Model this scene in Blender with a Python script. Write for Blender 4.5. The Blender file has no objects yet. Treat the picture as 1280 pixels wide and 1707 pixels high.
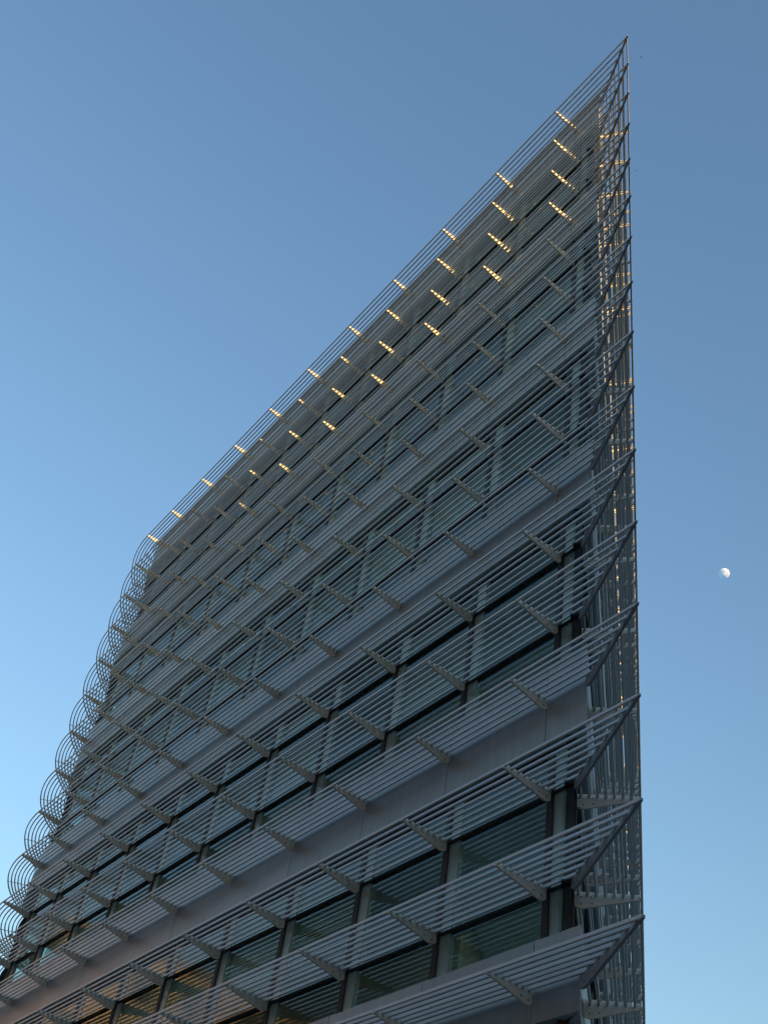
import bpy, math, random
from mathutils import Matrix, Vector

random.seed(11)
sc = bpy.context.scene
col = sc.collection
ZT = 26.533                                    # height of the topmost louvre tier above the street

# ------------------------------------------------------------------ camera
cam = bpy.data.cameras.new('camera')
cam.sensor_fit = 'VERTICAL'
cam.sensor_height = 24.0
cam.lens = 24.0 * 1861.8 / 1707.0
cam.clip_start = 0.1
cam.clip_end = 12000
camo = bpy.data.objects.new('camera', cam)
col.objects.link(camo)
RIGHT = Vector((0.5941775501, 0.7917271891, 0.1418488526))
DOWN = Vector((-0.4926576889, 0.4976353797, -0.7138959521))
FWD = Vector((-0.6357998431, 0.3542980199, 0.6857342580))
CAM = Vector((7.218866, -7.669780, 1.60))
camo.matrix_world = Matrix(((RIGHT.x, -DOWN.x, -FWD.x, CAM.x),
                            (RIGHT.y, -DOWN.y, -FWD.y, CAM.y),
                            (RIGHT.z, -DOWN.z, -FWD.z, CAM.z),
                            (0, 0, 0, 1)))
sc.camera = camo

# ------------------------------------------------------------------ sky and sun
SUN_AZ = math.radians(2.6)                     # measured from +x towards +y
SUN_EL = math.radians(5.0)
world = bpy.data.worlds.new('World')
sc.world = world
world.use_nodes = True
nt = world.node_tree
nt.nodes.clear()
sky = nt.nodes.new('ShaderNodeTexSky')
sky.sky_type = 'NISHITA'
sky.sun_disc = False
sky.sun_elevation = SUN_EL
sky.sun_rotation = math.pi / 2 - SUN_AZ
sky.altitude = 0
sky.air_density = 1.5
sky.dust_density = 1.0
sky.ozone_density = 3.1
bg = nt.nodes.new('ShaderNodeBackground')
bg.inputs['Strength'].default_value = 0.15
wo = nt.nodes.new('ShaderNodeOutputWorld')
tint = nt.nodes.new('ShaderNodeMix')            # the evening air is a little more violet than the model sky
tint.data_type = 'RGBA'
tint.blend_type = 'MULTIPLY'
tint.inputs[0].default_value = 1.0
tint.inputs[7].default_value = (1.03, 0.975, 1.0, 1)
nt.links.new(sky.outputs[0], tint.inputs[6])
nt.links.new(tint.outputs[2], bg.inputs[0])
nt.links.new(bg.outputs[0], wo.inputs[0])

sl = bpy.data.lights.new('sun', 'SUN')
sl.energy = 2.8
sl.angle = math.radians(0.5)
sl.color = (1.0, 0.57, 0.24)
so = bpy.data.objects.new('sun', sl)
col.objects.link(so)
SUN = Vector((math.cos(SUN_AZ) * math.cos(SUN_EL), math.sin(SUN_AZ) * math.cos(SUN_EL), math.sin(SUN_EL)))
so.rotation_euler = SUN.to_track_quat('Z', 'Y').to_euler()
so.location = (30, 0, 60)

sc.view_settings.view_transform = 'Standard'
sc.view_settings.look = 'None'
sc.view_settings.exposure = 1.83
sc.view_settings.gamma = 1.0
sc.view_settings.use_curve_mapping = False
sc.cycles.max_bounces = 8
sc.cycles.transparent_max_bounces = 24
sc.cycles.caustics_reflective = False
sc.cycles.caustics_refractive = False

# ------------------------------------------------------------------ materials
def new_mat(name):
    m = bpy.data.materials.new(name)
    m.use_nodes = True
    n = m.node_tree.nodes
    n.clear()
    out = n.new('ShaderNodeOutputMaterial')
    return m, n, m.node_tree.links, out

def painted(name, rgb, rough, metallic=0.0, vary=0.10, scale=3.0, streak=0.0, bump=0.0):
    """paint or metal with a per-piece tone, soft mottling and faint vertical run-off streaks"""
    m, n, l, out = new_mat(name)
    p = n.new('ShaderNodeBsdfPrincipled')
    p.inputs['Metallic'].default_value = metallic
    tc = n.new('ShaderNodeTexCoord')
    geo = n.new('ShaderNodeNewGeometry')
    no = n.new('ShaderNodeTexNoise')
    no.inputs['Scale'].default_value = scale
    no.inputs['Detail'].default_value = 5
    l.new(geo.outputs['Position'], no.inputs['Vector'])
    oi = n.new('ShaderNodeObjectInfo')
    mr = n.new('ShaderNodeMapRange')
    mr.inputs['To Min'].default_value = 1 - vary
    mr.inputs['To Max'].default_value = 1 + vary
    l.new(oi.outputs['Random'], mr.inputs['Value'])
    mn = n.new('ShaderNodeMapRange')
    mn.inputs['From Min'].default_value = 0.3
    mn.inputs['From Max'].default_value = 0.7
    mn.inputs['To Min'].default_value = 1 - vary
    mn.inputs['To Max'].default_value = 1 + vary * 0.5
    l.new(no.outputs['Fac'], mn.inputs['Value'])
    mul = n.new('ShaderNodeMath'); mul.operation = 'MULTIPLY'
    l.new(mr.outputs[0], mul.inputs[0]); l.new(mn.outputs[0], mul.inputs[1])
    last = mul.outputs[0]
    if streak:
        mp = n.new('ShaderNodeMapping')
        mp.inputs['Scale'].default_value = (9, 9, 0.6)
        l.new(geo.outputs['Position'], mp.inputs['Vector'])
        n2 = n.new('ShaderNodeTexNoise'); n2.inputs['Scale'].default_value = 1.0; n2.inputs['Detail'].default_value = 6
        l.new(mp.outputs[0], n2.inputs['Vector'])
        m2 = n.new('ShaderNodeMapRange')
        m2.inputs['From Min'].default_value = 0.35; m2.inputs['From Max'].default_value = 0.65
        m2.inputs['To Min'].default_value = 1 - streak; m2.inputs['To Max'].default_value = 1.0
        l.new(n2.outputs['Fac'], m2.inputs['Value'])
        mu2 = n.new('ShaderNodeMath'); mu2.operation = 'MULTIPLY'
        l.new(last, mu2.inputs[0]); l.new(m2.outputs[0], mu2.inputs[1])
        last = mu2.outputs[0]
    vm = n.new('ShaderNodeVectorMath'); vm.operation = 'SCALE'
    vm.inputs[0].default_value = rgb
    l.new(last, vm.inputs['Scale'])
    l.new(vm.outputs[0], p.inputs['Base Color'])
    rr = n.new('ShaderNodeMapRange')
    rr.inputs['To Min'].default_value = max(0.05, rough - 0.08)
    rr.inputs['To Max'].default_value = rough + 0.1
    l.new(no.outputs['Fac'], rr.inputs['Value'])
    l.new(rr.outputs[0], p.inputs['Roughness'])
    if bump:
        b = n.new('ShaderNodeBump'); b.inputs['Strength'].default_value = bump; b.inputs['Distance'].default_value = 0.01
        l.new(no.outputs['Fac'], b.inputs['Height']); l.new(b.outputs[0], p.inputs['Normal'])
    l.new(p.outputs[0], out.inputs[0])
    return m

M_PANEL = painted('panel_paint', (0.37, 0.41, 0.41), 0.38, 0.0, 0.075, 0.8, 0.14)
M_RAIL = painted('rail_aluminium', (0.57, 0.60, 0.60), 0.40, 0.0, 0.11, 0.6)
M_BRACKET = painted('bracket_paint', (0.64, 0.64, 0.55), 0.45, 0.0, 0.07, 6.0)
M_ARM = painted('arm_paint_shaded', (0.24, 0.25, 0.25), 0.45, 0.0, 0.07, 6.0)  # bracket paint darkened: the shade on the arm's faces is put into the colour
M_BOLT = painted('bolt_steel', (0.07, 0.065, 0.06), 0.5, 0.6)
M_FRAME = painted('dark_frame', (0.018, 0.018, 0.02), 0.6, 0.0)
M_CONC = painted('pale_pier', (0.50, 0.52, 0.48), 0.8, 0, 0.05, 4.0)
M_VENT = painted('vent_panel_enamel', (0.33, 0.42, 0.37), 0.3, 0, 0.05, 1.0)
M_CEIL = painted('ceiling_white', (0.72, 0.72, 0.68), 0.9, 0, 0.04)
M_CORE = painted('core_wall', (0.68, 0.66, 0.54), 0.9, 0, 0.15, 0.6)
M_BLIND = painted('blind_fabric', (0.70, 0.70, 0.62), 0.8, 0, 0.12, 2.0)
M_ROOF = painted('roof_membrane', (0.22, 0.22, 0.22), 0.9, 0, 0.1)
M_STONE = painted('block_stone', (0.55, 0.43, 0.30), 0.85, 0, 0.12, 0.5, 0.15)
M_BRICK = painted('block_render', (0.32, 0.30, 0.27), 0.85, 0, 0.12, 0.5, 0.15)
M_RED = painted('block_brick', (0.19, 0.165, 0.135), 0.85, 0, 0.12, 0.5, 0.15)
M_GROUND = painted('paving', (0.17, 0.165, 0.155), 0.85, 0, 0.15, 0.4)
M_ROAD = painted('asphalt', (0.05, 0.05, 0.052), 0.9, 0, 0.15, 2.0)
M_PANE = painted('block_glazing', (0.03, 0.035, 0.04), 0.12, 0, 0.1)
M_BIRD = painted('feathers', (0.05, 0.045, 0.04), 0.8, 0, 0.1)

def glass_mat():
    m, n, l, out = new_mat('window_glass')
    tr = n.new('ShaderNodeBsdfTransparent'); tr.inputs[0].default_value = (0.84, 0.93, 0.90, 1)
    gl = n.new('ShaderNodeBsdfGlossy'); gl.inputs['Roughness'].default_value = 0.06
    gl.inputs[0].default_value = (0.80, 0.93, 0.97, 1)
    fr = n.new('ShaderNodeFresnel'); fr.inputs[0].default_value = 1.46
    geo = n.new('ShaderNodeNewGeometry')
    no = n.new('ShaderNodeTexNoise'); no.inputs['Scale'].default_value = 0.7; no.inputs['Detail'].default_value = 1
    l.new(geo.outputs['Position'], no.inputs['Vector'])
    b = n.new('ShaderNodeBump'); b.inputs['Strength'].default_value = 0.12; b.inputs['Distance'].default_value = 0.02
    l.new(no.outputs['Fac'], b.inputs['Height'])
    l.new(b.outputs[0], gl.inputs['Normal'])
    mx = n.new('ShaderNodeMixShader')
    inv = n.new('ShaderNodeMath'); inv.operation = 'SUBTRACT'; inv.inputs[0].default_value = 1.0
    l.new(geo.outputs['Backfacing'], inv.inputs[1])
    fm = n.new('ShaderNodeMath'); fm.operation = 'MULTIPLY'     # the sheet mirrors once, at its outer face
    l.new(fr.outputs[0], fm.inputs[0]); l.new(inv.outputs[0], fm.inputs[1])
    l.new(fm.outputs[0], mx.inputs[0]); l.new(tr.outputs[0], mx.inputs[1]); l.new(gl.outputs[0], mx.inputs[2])
    l.new(mx.outputs[0], out.inputs[0])
    return m
M_GLASS = glass_mat()

# ------------------------------------------------------------------ mesh helpers
def mesh(name, verts, faces, mats, smooth=False, midx=None):
    me = bpy.data.meshes.new(name)
    me.from_pydata([tuple(v) for v in verts], [], faces)
    for m in (mats if isinstance(mats, (list, tuple)) else [mats]):
        me.materials.append(m)
    if smooth:
        me.polygons.foreach_set('use_smooth', [True] * len(me.polygons))
    if midx:
        me.polygons.foreach_set('material_index', midx)
    me.update()
    return me

def link(name, me, parent=None, loc=(0, 0, 0), rz=0.0):
    o = bpy.data.objects.new(name, me)
    col.objects.link(o)
    o.location = loc
    o.rotation_euler = (0, 0, rz)
    o.parent = parent
    return o

class MB:
    def __init__(s):
        s.v = []; s.f = []
    def prism(s, poly, z0, z1):
        """closed prism over a counter-clockwise polygon"""
        n = len(poly); b = len(s.v)
        s.v += [(p[0], p[1], z0) for p in poly] + [(p[0], p[1], z1) for p in poly]
        s.f.append(tuple(b + i for i in reversed(range(n))))
        s.f.append(tuple(b + n + i for i in range(n)))
        for i in range(n):
            j = (i + 1) % n
            s.f.append((b + i, b + j, b + n + j, b + n + i))
    def box(s, x0, x1, y0, y1, z0, z1):
        s.prism([(x0, y0), (x1, y0), (x1, y1), (x0, y1)], z0, z1)
    def strip(s, pts_in, pts_out, z0, z1):
        """closed wall band between two open polylines of equal length"""
        poly = list(pts_out) + list(reversed(pts_in))
        a = sum(poly[i][0] * poly[(i + 1) % len(poly)][1] - poly[(i + 1) % len(poly)][0] * poly[i][1] for i in range(len(poly)))
        if a < 0:
            poly.reverse()
        s.prism(poly, z0, z1)
    def obj(s, name, mat, parent=None, smooth=False):
        return link(name, mesh(name, s.v, s.f, mat, smooth), parent)

def tag(o, label=None, cat=None, group=None, kind=None):
    for k, v in (('label', label), ('category', cat), ('group', group), ('kind', kind)):
        if v:
            o[k] = v
    return o

def empty(name, loc=(0, 0, 0), parent=None):
    o = bpy.data.objects.new(name, None)
    o.empty_display_size = 0.5
    col.objects.link(o)
    o.location = loc
    o.parent = parent
    return o

# ------------------------------------------------------------------ plan of the building
DB = Vector((-0.68537358, 0.72819163))         # the second front, running away from the sharp corner
NB = Vector((-0.72819163, -0.68537358))        # inward from the second front
HALF = math.atan2(DB.y, -DB.x) / 2             # half the wedge angle
COT = 1 / math.tan(HALF)
S0, W = 2.3084, 2.08292                        # first bracket line and module
ARC_X, ARC_R, ARC_T = -22.8, 5.15, math.radians(120)
LB = 28.0
# louvre tiers, top downwards (relative to the top tier)
TZ = [0.0, -1.3589, -2.7051, -4.0168, -5.3875, -6.7178, -8.0462, -9.3761, -10.706, -12.0264,
      -13.3807, -14.7456, -16.1053, -17.4326, -18.7422, -20.0, -21.30, -22.62, -23.9]
NT = 18

def pA(s, o):                                   # first front: s along it from the corner, o inward
    return (-s, o)
def pB(s, o):
    v = DB * s + NB * o
    return (v.x, v.y)
def pArc(t, o):                                 # t radians round the curved end
    return (ARC_X - (ARC_R - o) * math.sin(t), ARC_R - (ARC_R - o) * math.cos(t))
def mitre(o):
    return (-o * COT, o)
def arc_pts(t0, t1, o, n):
    return [pArc(t0 + (t1 - t0) * i / n, o) for i in range(n + 1)]
def rear_end(o):                                # where the rear wall meets the second front
    p = Vector(pArc(ARC_T, o)); d = Vector((math.cos(math.pi - ARC_T), math.sin(math.pi - ARC_T)))
    # solve p + d t = DB*s + NB*o
    a, b, c_, e = d.x, -DB.x, d.y, -DB.y
    r = DB * 0 + NB * o - p
    det = a * e - b * c_
    t = (r.x * e - b * r.y) / det
    return tuple(p + d * t)
def footprint(o, n=14):
    pts = [mitre(o), pA(-ARC_X, o)] + arc_pts(0, ARC_T, o, n)[1:] + [rear_end(o)]
    return list(reversed(pts))                  # counter-clockwise

# ------------------------------------------------------------------ ground
g = MB(); g.box(-3000, 3000, -3000, 3000, -0.5, 0.0)
tag(g.obj('ground', M_GROUND), kind='structure')
g = MB(); g.box(-400, 400, -20, -11, -0.2, 0.004)
tag(g.obj('road', M_ROAD), kind='structure')

# ------------------------------------------------------------------ the building
bld = empty('office_building', (0, 0, 0))
tag(bld, 'sharp-cornered glass office building ringed by tiers of grey metal sun louvres', 'building')

def Zp(k): return ZT + TZ[k]
def Zbot(k): return ZT + TZ[k] + (PB_ if k < 15 else -0.36)
PT, PB_ = 0.57, -0.68                           # spandrel panel above and below its tier
F_PANEL, F_GLASS = 0.67, 0.80                   # setbacks behind the louvre edge

# floor slabs, core and roof
for k in (0, 3, 6, 9, 12, 15):
    m = MB(); m.prism(footprint(1.06), Zbot(k) + 0.02, Zp(k) + (0.10 if k == 0 else 0.5))
    m.obj('floor_slab' if k else 'roof_slab', M_CEIL if k else M_ROOF, bld)
m = MB(); m.prism(footprint(1.06), -0.05, 0.12); m.obj('ground_floor_slab', M_CONC, bld)
lv = [0.12] + [Zp(k) for k in (15, 12, 9, 6, 3, 0)]
for i in range(6):
    m = MB(); m.prism(footprint(2.8), lv[i] + (0.0 if i == 0 else 0.5), lv[i + 1] - (0.65 if i else 0.33))
    m.obj('core_wall', M_CORE, bld)
m = MB()
m.strip([pArc(ARC_T, 1.05), rear_end(1.05)], [pArc(ARC_T, 0.7), rear_end(0.7)], 0.12, ZT + 0.4)
m.obj('rear_wall', M_PANEL, bld)

colsA = [S0 + W * i for i in range(10)] + [-ARC_X]      # bracket lines along the first front
NBB = 12
colsB = [S0 - 0.04 + W * i for i in range(NBB + 1)]
ARCB = [math.radians(24 * i) for i in range(6)]
baysA = [(F_PANEL * COT, colsA[0])] + list(zip(colsA[:-1], colsA[1:]))
baysB = [(F_PANEL * COT, colsB[0])] + list(zip(colsB[:-1], colsB[1:]))

# spandrel panels: each a box with an open joint to its neighbour
J = 0.007
def seg_panel(kind, a, b, z0, z1, o0, o1, first):
    m = MB()
    if kind == 'arc':
        m.strip(arc_pts(a + J / 4, b - J / 4, o1, 6), arc_pts(a + J / 4, b - J / 4, o0, 6), z0, z1)
    else:
        f = pA if kind == 'A' else pB
        if first:                               # mitred to the sharp corner
            outer = [mitre(o0), f(b - J, o0)]; inner = [mitre(o1), f(b - J, o1)]
            if kind == 'B':
                outer[0] = tuple(Vector(mitre(o0)) + DB * 0.006); inner[0] = tuple(Vector(mitre(o1)) + DB * 0.006)
            m.strip(inner, outer, z0, z1)
        else:
            m.strip([f(a + J, o1), f(b - J, o1)], [f(a + J, o0), f(b - J, o0)], z0, z1)
    return m

allbays = ([('A', a, b, i == 0) for i, (a, b) in enumerate(baysA)] +
           [('arc', a, b, False) for a, b in zip(ARCB[:-1], ARCB[1:])] +
           [('B', a, b, i == 0) for i, (a, b) in enumerate(baysB)])
for k in (0, 3, 6, 9, 12, 15, 18):
    for kind, a, b, first in allbays:
        jit = random.uniform(-0.0025, 0.0025)
        z1 = Zp(k) + (0.38 if k == 0 else PT)
        seg_panel(kind, a, b, Zbot(k), z1, F_PANEL + jit, 1.05, first).obj('spandrel_panel', M_PANEL, bld)
# dark backing behind the panel joints
for k in (0, 3, 6, 9, 12, 15, 18):
    m = MB()
    ring_o = [mitre(0.70), pA(-ARC_X, 0.70)] + arc_pts(0, ARC_T, 0.70, 30)[1:]
    ring_i = [mitre(0.76), pA(-ARC_X, 0.76)] + arc_pts(0, ARC_T, 0.76, 30)[1:]
    z0, z1 = Zbot(k) + 0.02, Zp(k) + (0.38 if k == 0 else PT) - 0.02
    m.strip(ring_i, ring_o, z0, z1)
    m.strip([mitre(0.76), pB(LB - 2, 0.76)], [mitre(0.70), pB(LB - 2, 0.70)], z0, z1)
    m.obj('joint_seal', M_FRAME, bld)
# parapet capping
m = MB()
m.strip([mitre(0.98), pA(-ARC_X, 0.98)] + arc_pts(0, ARC_T, 0.98, 30)[1:],
        [mitre(0.645), pA(-ARC_X, 0.645)] + arc_pts(0, ARC_T, 0.645, 30)[1:], ZT + 0.383, ZT + 0.42)
m.strip([tuple(Vector(mitre(0.98)) + DB * .01), pB(LB - 1.5, 0.98)], [tuple(Vector(mitre(0.645)) + DB * .01), pB(LB - 1.5, 0.645)], ZT + 0.384, ZT + 0.421)
m.obj('parapet_cap', M_RAIL, bld)

# windows: frame (part) with panes, pier and blind (sub-parts)
MW = 0.055
def quad(f, a, b, o0, o1):
    return [f(a, o0), f(b, o0), f(b, o1), f(a, o1)]
def ccw(poly):
    a = sum(poly[i][0] * poly[(i + 1) % len(poly)][1] - poly[(i + 1) % len(poly)][0] * poly[i][1] for i in range(len(poly)))
    return poly if a > 0 else list(reversed(poly))

def pane_obj(corners, parent, tilt=0.0):
    """thin glass sheet: corners = outer polyline (list of xy), inner polyline, z0, z1"""
    outer, inner, z0, z1 = corners
    cx = sum(p[0] for p in outer) / len(outer); cy = sum(p[1] for p in outer) / len(outer); cz = (z0 + z1) / 2
    m = MB()
    m.strip([(p[0] - cx, p[1] - cy) for p in inner], [(p[0] - cx, p[1] - cy) for p in outer], z0 - cz, z1 - cz)
    o = link('pane', mesh('pane', m.v, m.f, M_GLASS), parent, (cx, cy, cz))
    o.rotation_euler = (random.uniform(-tilt, tilt), random.uniform(-tilt, tilt) * .3, random.uniform(-tilt, tilt))
    return o

for k in (0, 3, 6, 9, 12, 15):
    zt = Zbot(k)
    zb = Zp(k + 3) + PT
    tz = [Zp(k + 1), Zp(k + 2)]
    for kind, a, b, first in allbays:
        m = MB()
        if kind == 'arc':
            f = pArc
            w0 = 0.012
            m.prism(ccw(quad(f, b - w0, b + w0, F_GLASS, 0.97)), zb, zt)
            for z in tz:
                m.strip(arc_pts(a + w0, b - w0, 0.93, 6), arc_pts(a + w0, b - w0, 0.795, 6), z - 0.055, z - 0.02)
        else:
            f = pA if kind == 'A' else pB
            m.prism(ccw(quad(f, b - MW, b + MW, F_GLASS, 0.97)), zb, zt)
            a1 = a + MW if not first else F_GLASS * COT
            if first and kind == 'A':
                m.prism(ccw([mitre(F_GLASS), pA(F_GLASS * COT + 0.15, F_GLASS), mitre(0.864)]), zb, zt)
                a1 += 0.13
            for z in tz:
                m.prism(ccw(quad(f, a1, b - MW, 0.795, 0.93)), z - 0.055, z - 0.02)
            m.prism(ccw(quad(f, a1, b - MW, 0.815, 0.93)), zt - 0.07, zt)
            m.prism(ccw(quad(f, a1, b - MW, 0.815, 0.93)), zb, zb + 0.05)
        w = m.obj('window', M_FRAME, bld)
        zs = [zt - 0.07, tz[0] - 0.02, tz[0] - 0.055, tz[1] - 0.02, tz[1] - 0.055, zb + 0.05]
        if kind == 'A':
            for q in range(3):
                pane_obj(([f(a1, 0.84), f(b - 0.271, 0.84)], [f(a1, 0.852), f(b - 0.271, 0.852)], zs[2 * q + 1], zs[2 * q]), w, 0.0025)
        elif kind == 'B':
            pane_obj(([f(a1, 0.94), f(b - MW, 0.94)], [f(a1, 0.952), f(b - MW, 0.952)], zb + 0.05, zt - 0.07), w, 0.002)
        else:
            pane_obj((arc_pts(a + w0, b - w0, 0.94, 6), arc_pts(a + w0, b - w0, 0.952, 6), zb + 0.02, zt - 0.02), w, 0.0)
        # pale pier behind each mullion
        if kind != 'arc':
            m = MB(); m.prism(ccw(quad(f, b - 0.27, b - MW, 0.826, 0.90)), zb + 0.052, zt - 0.072)
            m.obj('vent_panel', M_VENT, w)
        # venetian blind, let down to some height in most of the bays
        if kind == 'A' and not first and random.random() < (0.35 if k >= 12 else 0.85):
            h_all = zt - 0.09 - zb
            drop = h_all * random.choice((0.35, 0.6, 0.98, 0.98, 0.98))
            tilt = random.uniform(1.05, 1.4)
            dy, dz = 0.027 * math.cos(tilt), 0.027 * math.sin(tilt)
            m = MB()
            x0, x1 = -(b - 0.28), -(a + 0.08)
            z = zt - 0.09
            while z > zt - 0.09 - drop:
                n0 = len(m.v)
                for (yy, zz) in ((0.925 - dy, z - dz), (0.925 + dy, z + dz), (0.925 + dy + 0.003, z + dz), (0.925 - dy + 0.003, z - dz)):
                    m.v += [(x0, yy, zz), (x1, yy, zz)]
                for q in range(4):
                    r_ = (q + 1) % 4
                    m.f.append((n0 + 2 * q, n0 + 2 * q + 1, n0 + 2 * r_ + 1, n0 + 2 * r_))
                z -= 0.055
            m.box(x0, x1, 0.91, 0.94, z - 0.02, z + 0.005)
            m.obj('blind', M_BLIND, w)

# ------------------------------------------------------------------ louvre tiers
NP, NW = 7, 8                                    # rails on panel tiers and on window tiers
RO = lambda i, pitch=0.0965: 0.02 + pitch * i
PITCH = {True: 0.0965, False: 0.1045}              # panel tiers, window tiers
def section(w=0.0145, h=0.0215, c=0.005):       # chamfered bar
    return [(w, -h + c), (w, h - c), (w - c, h), (c - w, h), (-w, h - c), (-w, c - h), (c - w, -h), (w - c, -h)]
SEC = section()
def sweep(name, path, mat):
    """tube along a horizontal polyline"""
    v = []; f = []
    n = len(path); k = len(SEC)
    for i, p in enumerate(path):
        a = Vector(path[max(i - 1, 0)]); b = Vector(path[min(i + 1, n - 1)])
        t = (b - a).normalized(); nn = Vector((-t.y, t.x))
        for (u, w_) in SEC:
            v.append((p[0] + nn.x * u, p[1] + nn.y * u, w_))
    for i in range(n - 1):
        for j in range(k):
            q = (j + 1) % k
            f.append((i * k + j, i * k + q, (i + 1) * k + q, (i + 1) * k + j))
    b = len(v)                                   # end caps on their own vertices, so the tube stays evenly shaded
    v += v[:k] + v[(n - 1) * k:n * k]
    f.append(tuple(b + j for j in range(k - 1, -1, -1))); f.append(tuple(b + k + j for j in range(k)))
    return mesh(name, v, f, mat, False)
railA = {}; railB = {}
for i, pn in [(i, pn) for pn in (True, False) for i in range(NP if pn else NW)]:
    o = RO(i, PITCH[pn])
    railA[i, pn] = (sweep('rail', [mitre(o), pA(8, o), pA(16, o), pA(-ARC_X, o)] + arc_pts(0, ARC_T, o, 36)[1:], M_RAIL))
    railB[i, pn] = (sweep('rail', [mitre(o), pB(o * COT + 8, o), pB(LB - 8, o), pB(LB, o)], M_RAIL))

def profile(D, n_rails, stretch=1.0):
    RO_ = lambda i: RO(i, PITCH[n_rails == NP])
    """side outline of a bracket: slim tip, notched top, belly that deepens towards the wall"""
    top = []
    top.append((0.004, 0.0))
    for i in range(n_rails):
        c = RO_(i) * stretch
        h = 0.018 * (stretch if stretch < 1.2 else stretch * .8)
        top += [(c - h, -0.012), (c + h, -0.012)]
        nx = RO_(i + 1) * stretch if i < n_rails - 1 else D + 0.05
        if nx - h - (c + h) > 0.01:
            top += [(c + h + 0.003, 0.031), (min(nx - h - 0.003, D - 0.002), 0.031)]
    top = [(max(0.004, min(u, D)), z) for u, z in top]
    bot = [(D, 0.020), (D, -0.135), (0.975 * D, -0.158), (0.93 * D, -0.170), (0.87 * D, -0.172), (0.80 * D, -0.160),
           (0.62 * D, -0.128), (0.40 * D, -0.090), (0.18 * D, -0.055), (0.004, -0.030)]
    pts = []
    for p in top + bot:
        if not pts or (abs(p[0] - pts[-1][0]) + abs(p[1] - pts[-1][1])) > 1e-5:
            pts.append(p)
    return pts

def bracket_mesh(D, n_rails, th, stretch=1.0, bolts=True):
    pr = profile(D, n_rails, stretch)
    n = len(pr)
    v = [(-th / 2, u, z) for u, z in pr] + [(th / 2, u, z) for u, z in pr]
    f = [tuple(range(n)), tuple(n + i for i in reversed(range(n)))]
    f += [(i, n + i, n + (i + 1) % n, (i + 1) % n) for i in range(n)]
    mi = [0] * len(f)
    if bolts:
        for (u, z) in ((0.90, -0.03), (0.90, -0.12), (0.76, -0.03), (0.74, -0.105)):
            for s in (-1, 1):
                b = len(v); x = s * (th / 2 + 0.006)
                ring = [(u * D + 0.009 * math.cos(j * math.pi / 3), z + 0.009 * math.sin(j * math.pi / 3)) for j in range(6)]
                v += [(s * th / 2, a, c) for a, c in ring] + [(x, a, c) for a, c in ring]
                f.append(tuple(b + 6 + j for j in (range(6) if s > 0 else reversed(range(6))))); mi.append(1)
                for j in range(6):
                    f.append((b + j, b + (j + 1) % 6, b + 6 + (j + 1) % 6, b + 6 + j)); mi.append(1)
    return mesh('bracket', v, f, [M_ARM if stretch > 1 else M_BRACKET, M_BOLT], False, mi)

BR = {True: bracket_mesh(0.668, NP, 0.032), False: bracket_mesh(0.799, NW, 0.032)}
K = 1 / math.sin(HALF)
ARM = {True: bracket_mesh(0.668 * K, NP, 0.036, K, True), False: bracket_mesh(0.799 * K, NW, 0.036, K, True)}
RZ_B = math.atan2(-NB.x, NB.y)
RZ_M = math.atan2(math.cos(HALF), math.sin(HALF))          # +Y turned onto the bisector
restv = []; restf = []
for k in range(NT):
    panel = (k % 3 == 0)
    sh = empty('louvre_tier', (0, 0, Zp(k)), bld)
    link('corner_arm', ARM[panel], sh, (0, 0, 0), RZ_M)
    for i in range(NP if panel else NW):
        link('rail', railA[i, panel], sh, (0, random.gauss(0, .0012), random.gauss(0, .0015)))
        link('rail', railB[i, panel], sh, (0, 0, random.gauss(0, .0012)))
    for s in colsA:
        link('bracket', BR[panel], sh, (-s, 0, 0), random.uniform(-.006, .006))
    for t in (math.radians(72), math.radians(112)):
        p = pArc(t, 0)
        link('bracket', BR[panel], sh, (p[0], p[1], 0), -t)
    # slim radial tie on the curved end
    t = math.radians(23)
    m = MB()
    m.prism(ccw([pArc(t - .0012, 0.0), pArc(t + .0012, 0.0), pArc(t + .0012, 0.66), pArc(t - .0012, 0.66)]), -0.012, 0.004)
    m.obj('tie', M_BRACKET, sh)
    for j, s in enumerate(colsB):
        p = pB(s, 0)
        if j < 4:
            link('bracket', BR[panel], sh, (p[0], p[1], 0), RZ_B)
        else:
            mt = Matrix.Translation((p[0], p[1], Zp(k))) @ Matrix.Rotation(RZ_B, 4, 'Z')
            b = len(restv); me = BR[panel]
            restv += [tuple(mt @ vv.co) for vv in me.vertices]
            restf += [tuple(b + q for q in pp.vertices) for pp in me.polygons]
far = link('bracket_row', mesh('bracket_row', restv, restf, M_BRACKET), bld)
far['kind'] = 'stuff'

# ground floor front (below the lowest tier)
m = MB()
m.strip([mitre(1.1), pA(-ARC_X, 1.1)] + arc_pts(0, ARC_T, 1.1, 20)[1:],
        [mitre(0.9), pA(-ARC_X, 0.9)] + arc_pts(0, ARC_T, 0.9, 20)[1:], 0.12, Zbot(18) - 0.01)
m.strip([tuple(Vector(mitre(1.1)) + DB * .02), pB(LB - 2, 1.1)], [tuple(Vector(mitre(0.9)) + DB * .02), pB(LB - 2, 0.9)], 0.12, Zbot(18) - 0.012)
m.obj('plinth_wall', M_PANEL, bld)

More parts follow.
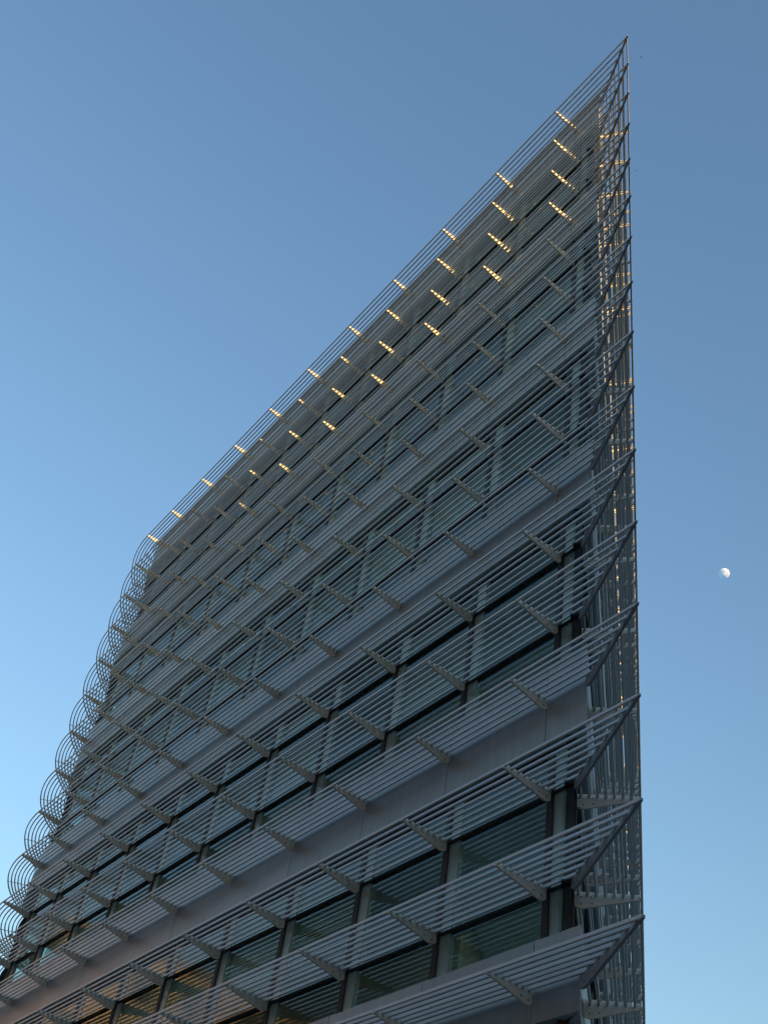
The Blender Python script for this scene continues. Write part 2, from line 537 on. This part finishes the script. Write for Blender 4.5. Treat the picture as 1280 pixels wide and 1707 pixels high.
# ------------------------------------------------------------------ neighbouring blocks (outside the frame: they shade and are mirrored)
def block(name, label, x0, x1, y0, y1, h, wall, nfl, face):
    r = tag(empty(name, ((x0 + x1) / 2, (y0 + y1) / 2, 0)), label, 'building')
    cx, cy = (x0 + x1) / 2, (y0 + y1) / 2
    m = MB(); m.box(x0 - cx, x1 - cx, y0 - cy, y1 - cy, 0, h); m.obj('wall', wall, r)
    m = MB(); m.box(x0 - cx - .3, x1 - cx + .3, y0 - cy - .3, y1 - cy + .3, h + 0.002, h + 0.35); m.obj('roof', M_ROOF, r)
    # one window object per opening on the face that looks at the louvred building
    fh = h / nfl
    m = MB(); wd, wh = 1.5, fh * 0.5
    m.box(-wd / 2, wd / 2, -0.05, 0.05, 0, wh)
    wm = mesh('window', m.v, m.f, M_PANE)
    m = MB(); m.box(-wd / 2 - .15, wd / 2 + .15, -0.14, 0.14, -0.14, -0.004)
    sm = mesh('sill', m.v, m.f, wall)
    along = (y1 - y0) if face in ('+x', '-x') else (x1 - x0)
    nw = int(along / 3.4)
    for q in range(nfl):
        for i in range(nw):
            t = -along / 2 + along * (i + .5) / nw
            if face == '-x': p, rz = (x0 - cx, t), math.pi / 2
            elif face == '+x': p, rz = (x1 - cx, t), math.pi / 2
            else: p, rz = (t, y1 - cy), 0
            w_ = link('window', wm, r, (p[0], p[1], q * fh + fh * 0.3), rz)
            link('sill', sm, w_)
    return r
block('office_block', 'brown brick office block across the street behind the viewer', 28, 50, -6, 64, 25.0 - 0.35, M_RED, 7, '-x')
block('stone_block', 'sandstone block farther down the street, mirrored gold in the windows', -82, -58, -30, -11.5, 27.0, M_STONE, 7, '+x')
block('office_block', 'long dark rendered block facing the louvred front', -50, 44, -44, -24, 20.0, M_BRICK, 5, '+y')

# ------------------------------------------------------------------ moon
def pixel_dir(u, v):
    return (RIGHT * ((u - 640) / 1861.8) + DOWN * ((v - 853.5) / 1861.8) + FWD).normalized()
md = pixel_dir(1206.6, 955.8)
MD = 6000.0
MR = MD * 8.9 / 1861.8 * 0.93
v = []; f = []
NR, NS = 32, 48
for i in range(NR + 1):
    a = math.pi * i / NR
    for j in range(NS):
        b = 2 * math.pi * j / NS
        v.append((MR * math.sin(a) * math.cos(b), MR * math.sin(a) * math.sin(b), MR * math.cos(a)))
for i in range(NR):
    for j in range(NS):
        q = (j + 1) % NS
        f.append((i * NS + j, (i + 1) * NS + j, (i + 1) * NS + q, i * NS + q))
mm, n, l, out = new_mat('moon_dust')             # sunlit dust seen through the blue air: its light adds to the sky's
di = n.new('ShaderNodeBsdfDiffuse'); tr = n.new('ShaderNodeBsdfTransparent'); ad = n.new('ShaderNodeAddShader')
tr2 = n.new('ShaderNodeBsdfTransparent'); mx = n.new('ShaderNodeMixShader'); ge = n.new('ShaderNodeNewGeometry')
tc = n.new('ShaderNodeTexCoord')
no = n.new('ShaderNodeTexNoise'); no.inputs['Scale'].default_value = 1.9 / MR; no.inputs['Detail'].default_value = 4
l.new(tc.outputs['Object'], no.inputs['Vector'])
cr = n.new('ShaderNodeValToRGB')
cr.color_ramp.elements[0].position = 0.40; cr.color_ramp.elements[0].color = (0.19, 0.22, 0.24, 1)
cr.color_ramp.elements[1].position = 0.60; cr.color_ramp.elements[1].color = (0.46, 0.54, 0.58, 1)
l.new(no.outputs['Fac'], cr.inputs[0]); l.new(cr.outputs[0], di.inputs[0])
l.new(di.outputs[0], ad.inputs[0]); l.new(tr.outputs[0], ad.inputs[1])
l.new(ge.outputs['Backfacing'], mx.inputs[0]); l.new(ad.outputs[0], mx.inputs[1]); l.new(tr2.outputs[0], mx.inputs[2])
l.new(mx.outputs[0], out.inputs[0])
mo = link('moon', mesh('moon', v, f, mm, True), None, CAM + md * MD)
tag(mo, 'small white gibbous moon in the blue sky right of the building', 'moon')

# ------------------------------------------------------------------ birds
def bird_mesh(span):
    s = span / 2
    v = [(0.0, 0.34 * s, 0.0), (0.10 * s, 0.05 * s, 0.05 * s), (-0.10 * s, 0.05 * s, 0.05 * s), (0, 0.05 * s, -0.09 * s),
         (0.06 * s, -0.30 * s, 0.03 * s), (-0.06 * s, -0.30 * s, 0.03 * s), (0, -0.62 * s, 0.0),
         (0.55 * s, 0.16 * s, 0.20 * s), (s, -0.16 * s, 0.06 * s), (0.50 * s, -0.12 * s, 0.17 * s),
         (-0.55 * s, 0.16 * s, 0.20 * s), (-s, -0.16 * s, 0.06 * s), (-0.50 * s, -0.12 * s, 0.17 * s),
         (0.16 * s, -0.64 * s, 0.01 * s), (-0.16 * s, -0.64 * s, 0.01 * s)]
    f = [(0, 1, 2), (0, 3, 1), (0, 2, 3), (1, 4, 5, 2), (3, 4, 1), (3, 2, 5), (3, 5, 4),
         (1, 7, 9, 4), (7, 8, 9), (2, 5, 12, 10), (10, 12, 11), (4, 13, 6), (4, 6, 5), (5, 6, 14)]
    me = mesh('bird', v, f, M_BIRD)
    return me
for (u, vv, dist, span, rot, lab) in ((1067.7, 96.0, 95.0, 0.30, (0.5, 0.35, 1.2), 'tiny dark bird flying beside the topmost tip of the building'),
                                      (1058.7, 284.8, 110.0, 0.26, (0.2, -0.5, 2.3), 'tiny dark bird flying lower, just right of the louvred edge')):
    o = link('bird', bird_mesh(span), None, CAM + pixel_dir(u, vv) * dist)
    o.rotation_euler = rot
    sol = o.modifiers.new('thickness', 'SOLIDIFY'); sol.thickness = 0.012
    tag(o, lab, 'bird', 'birds in the sky')
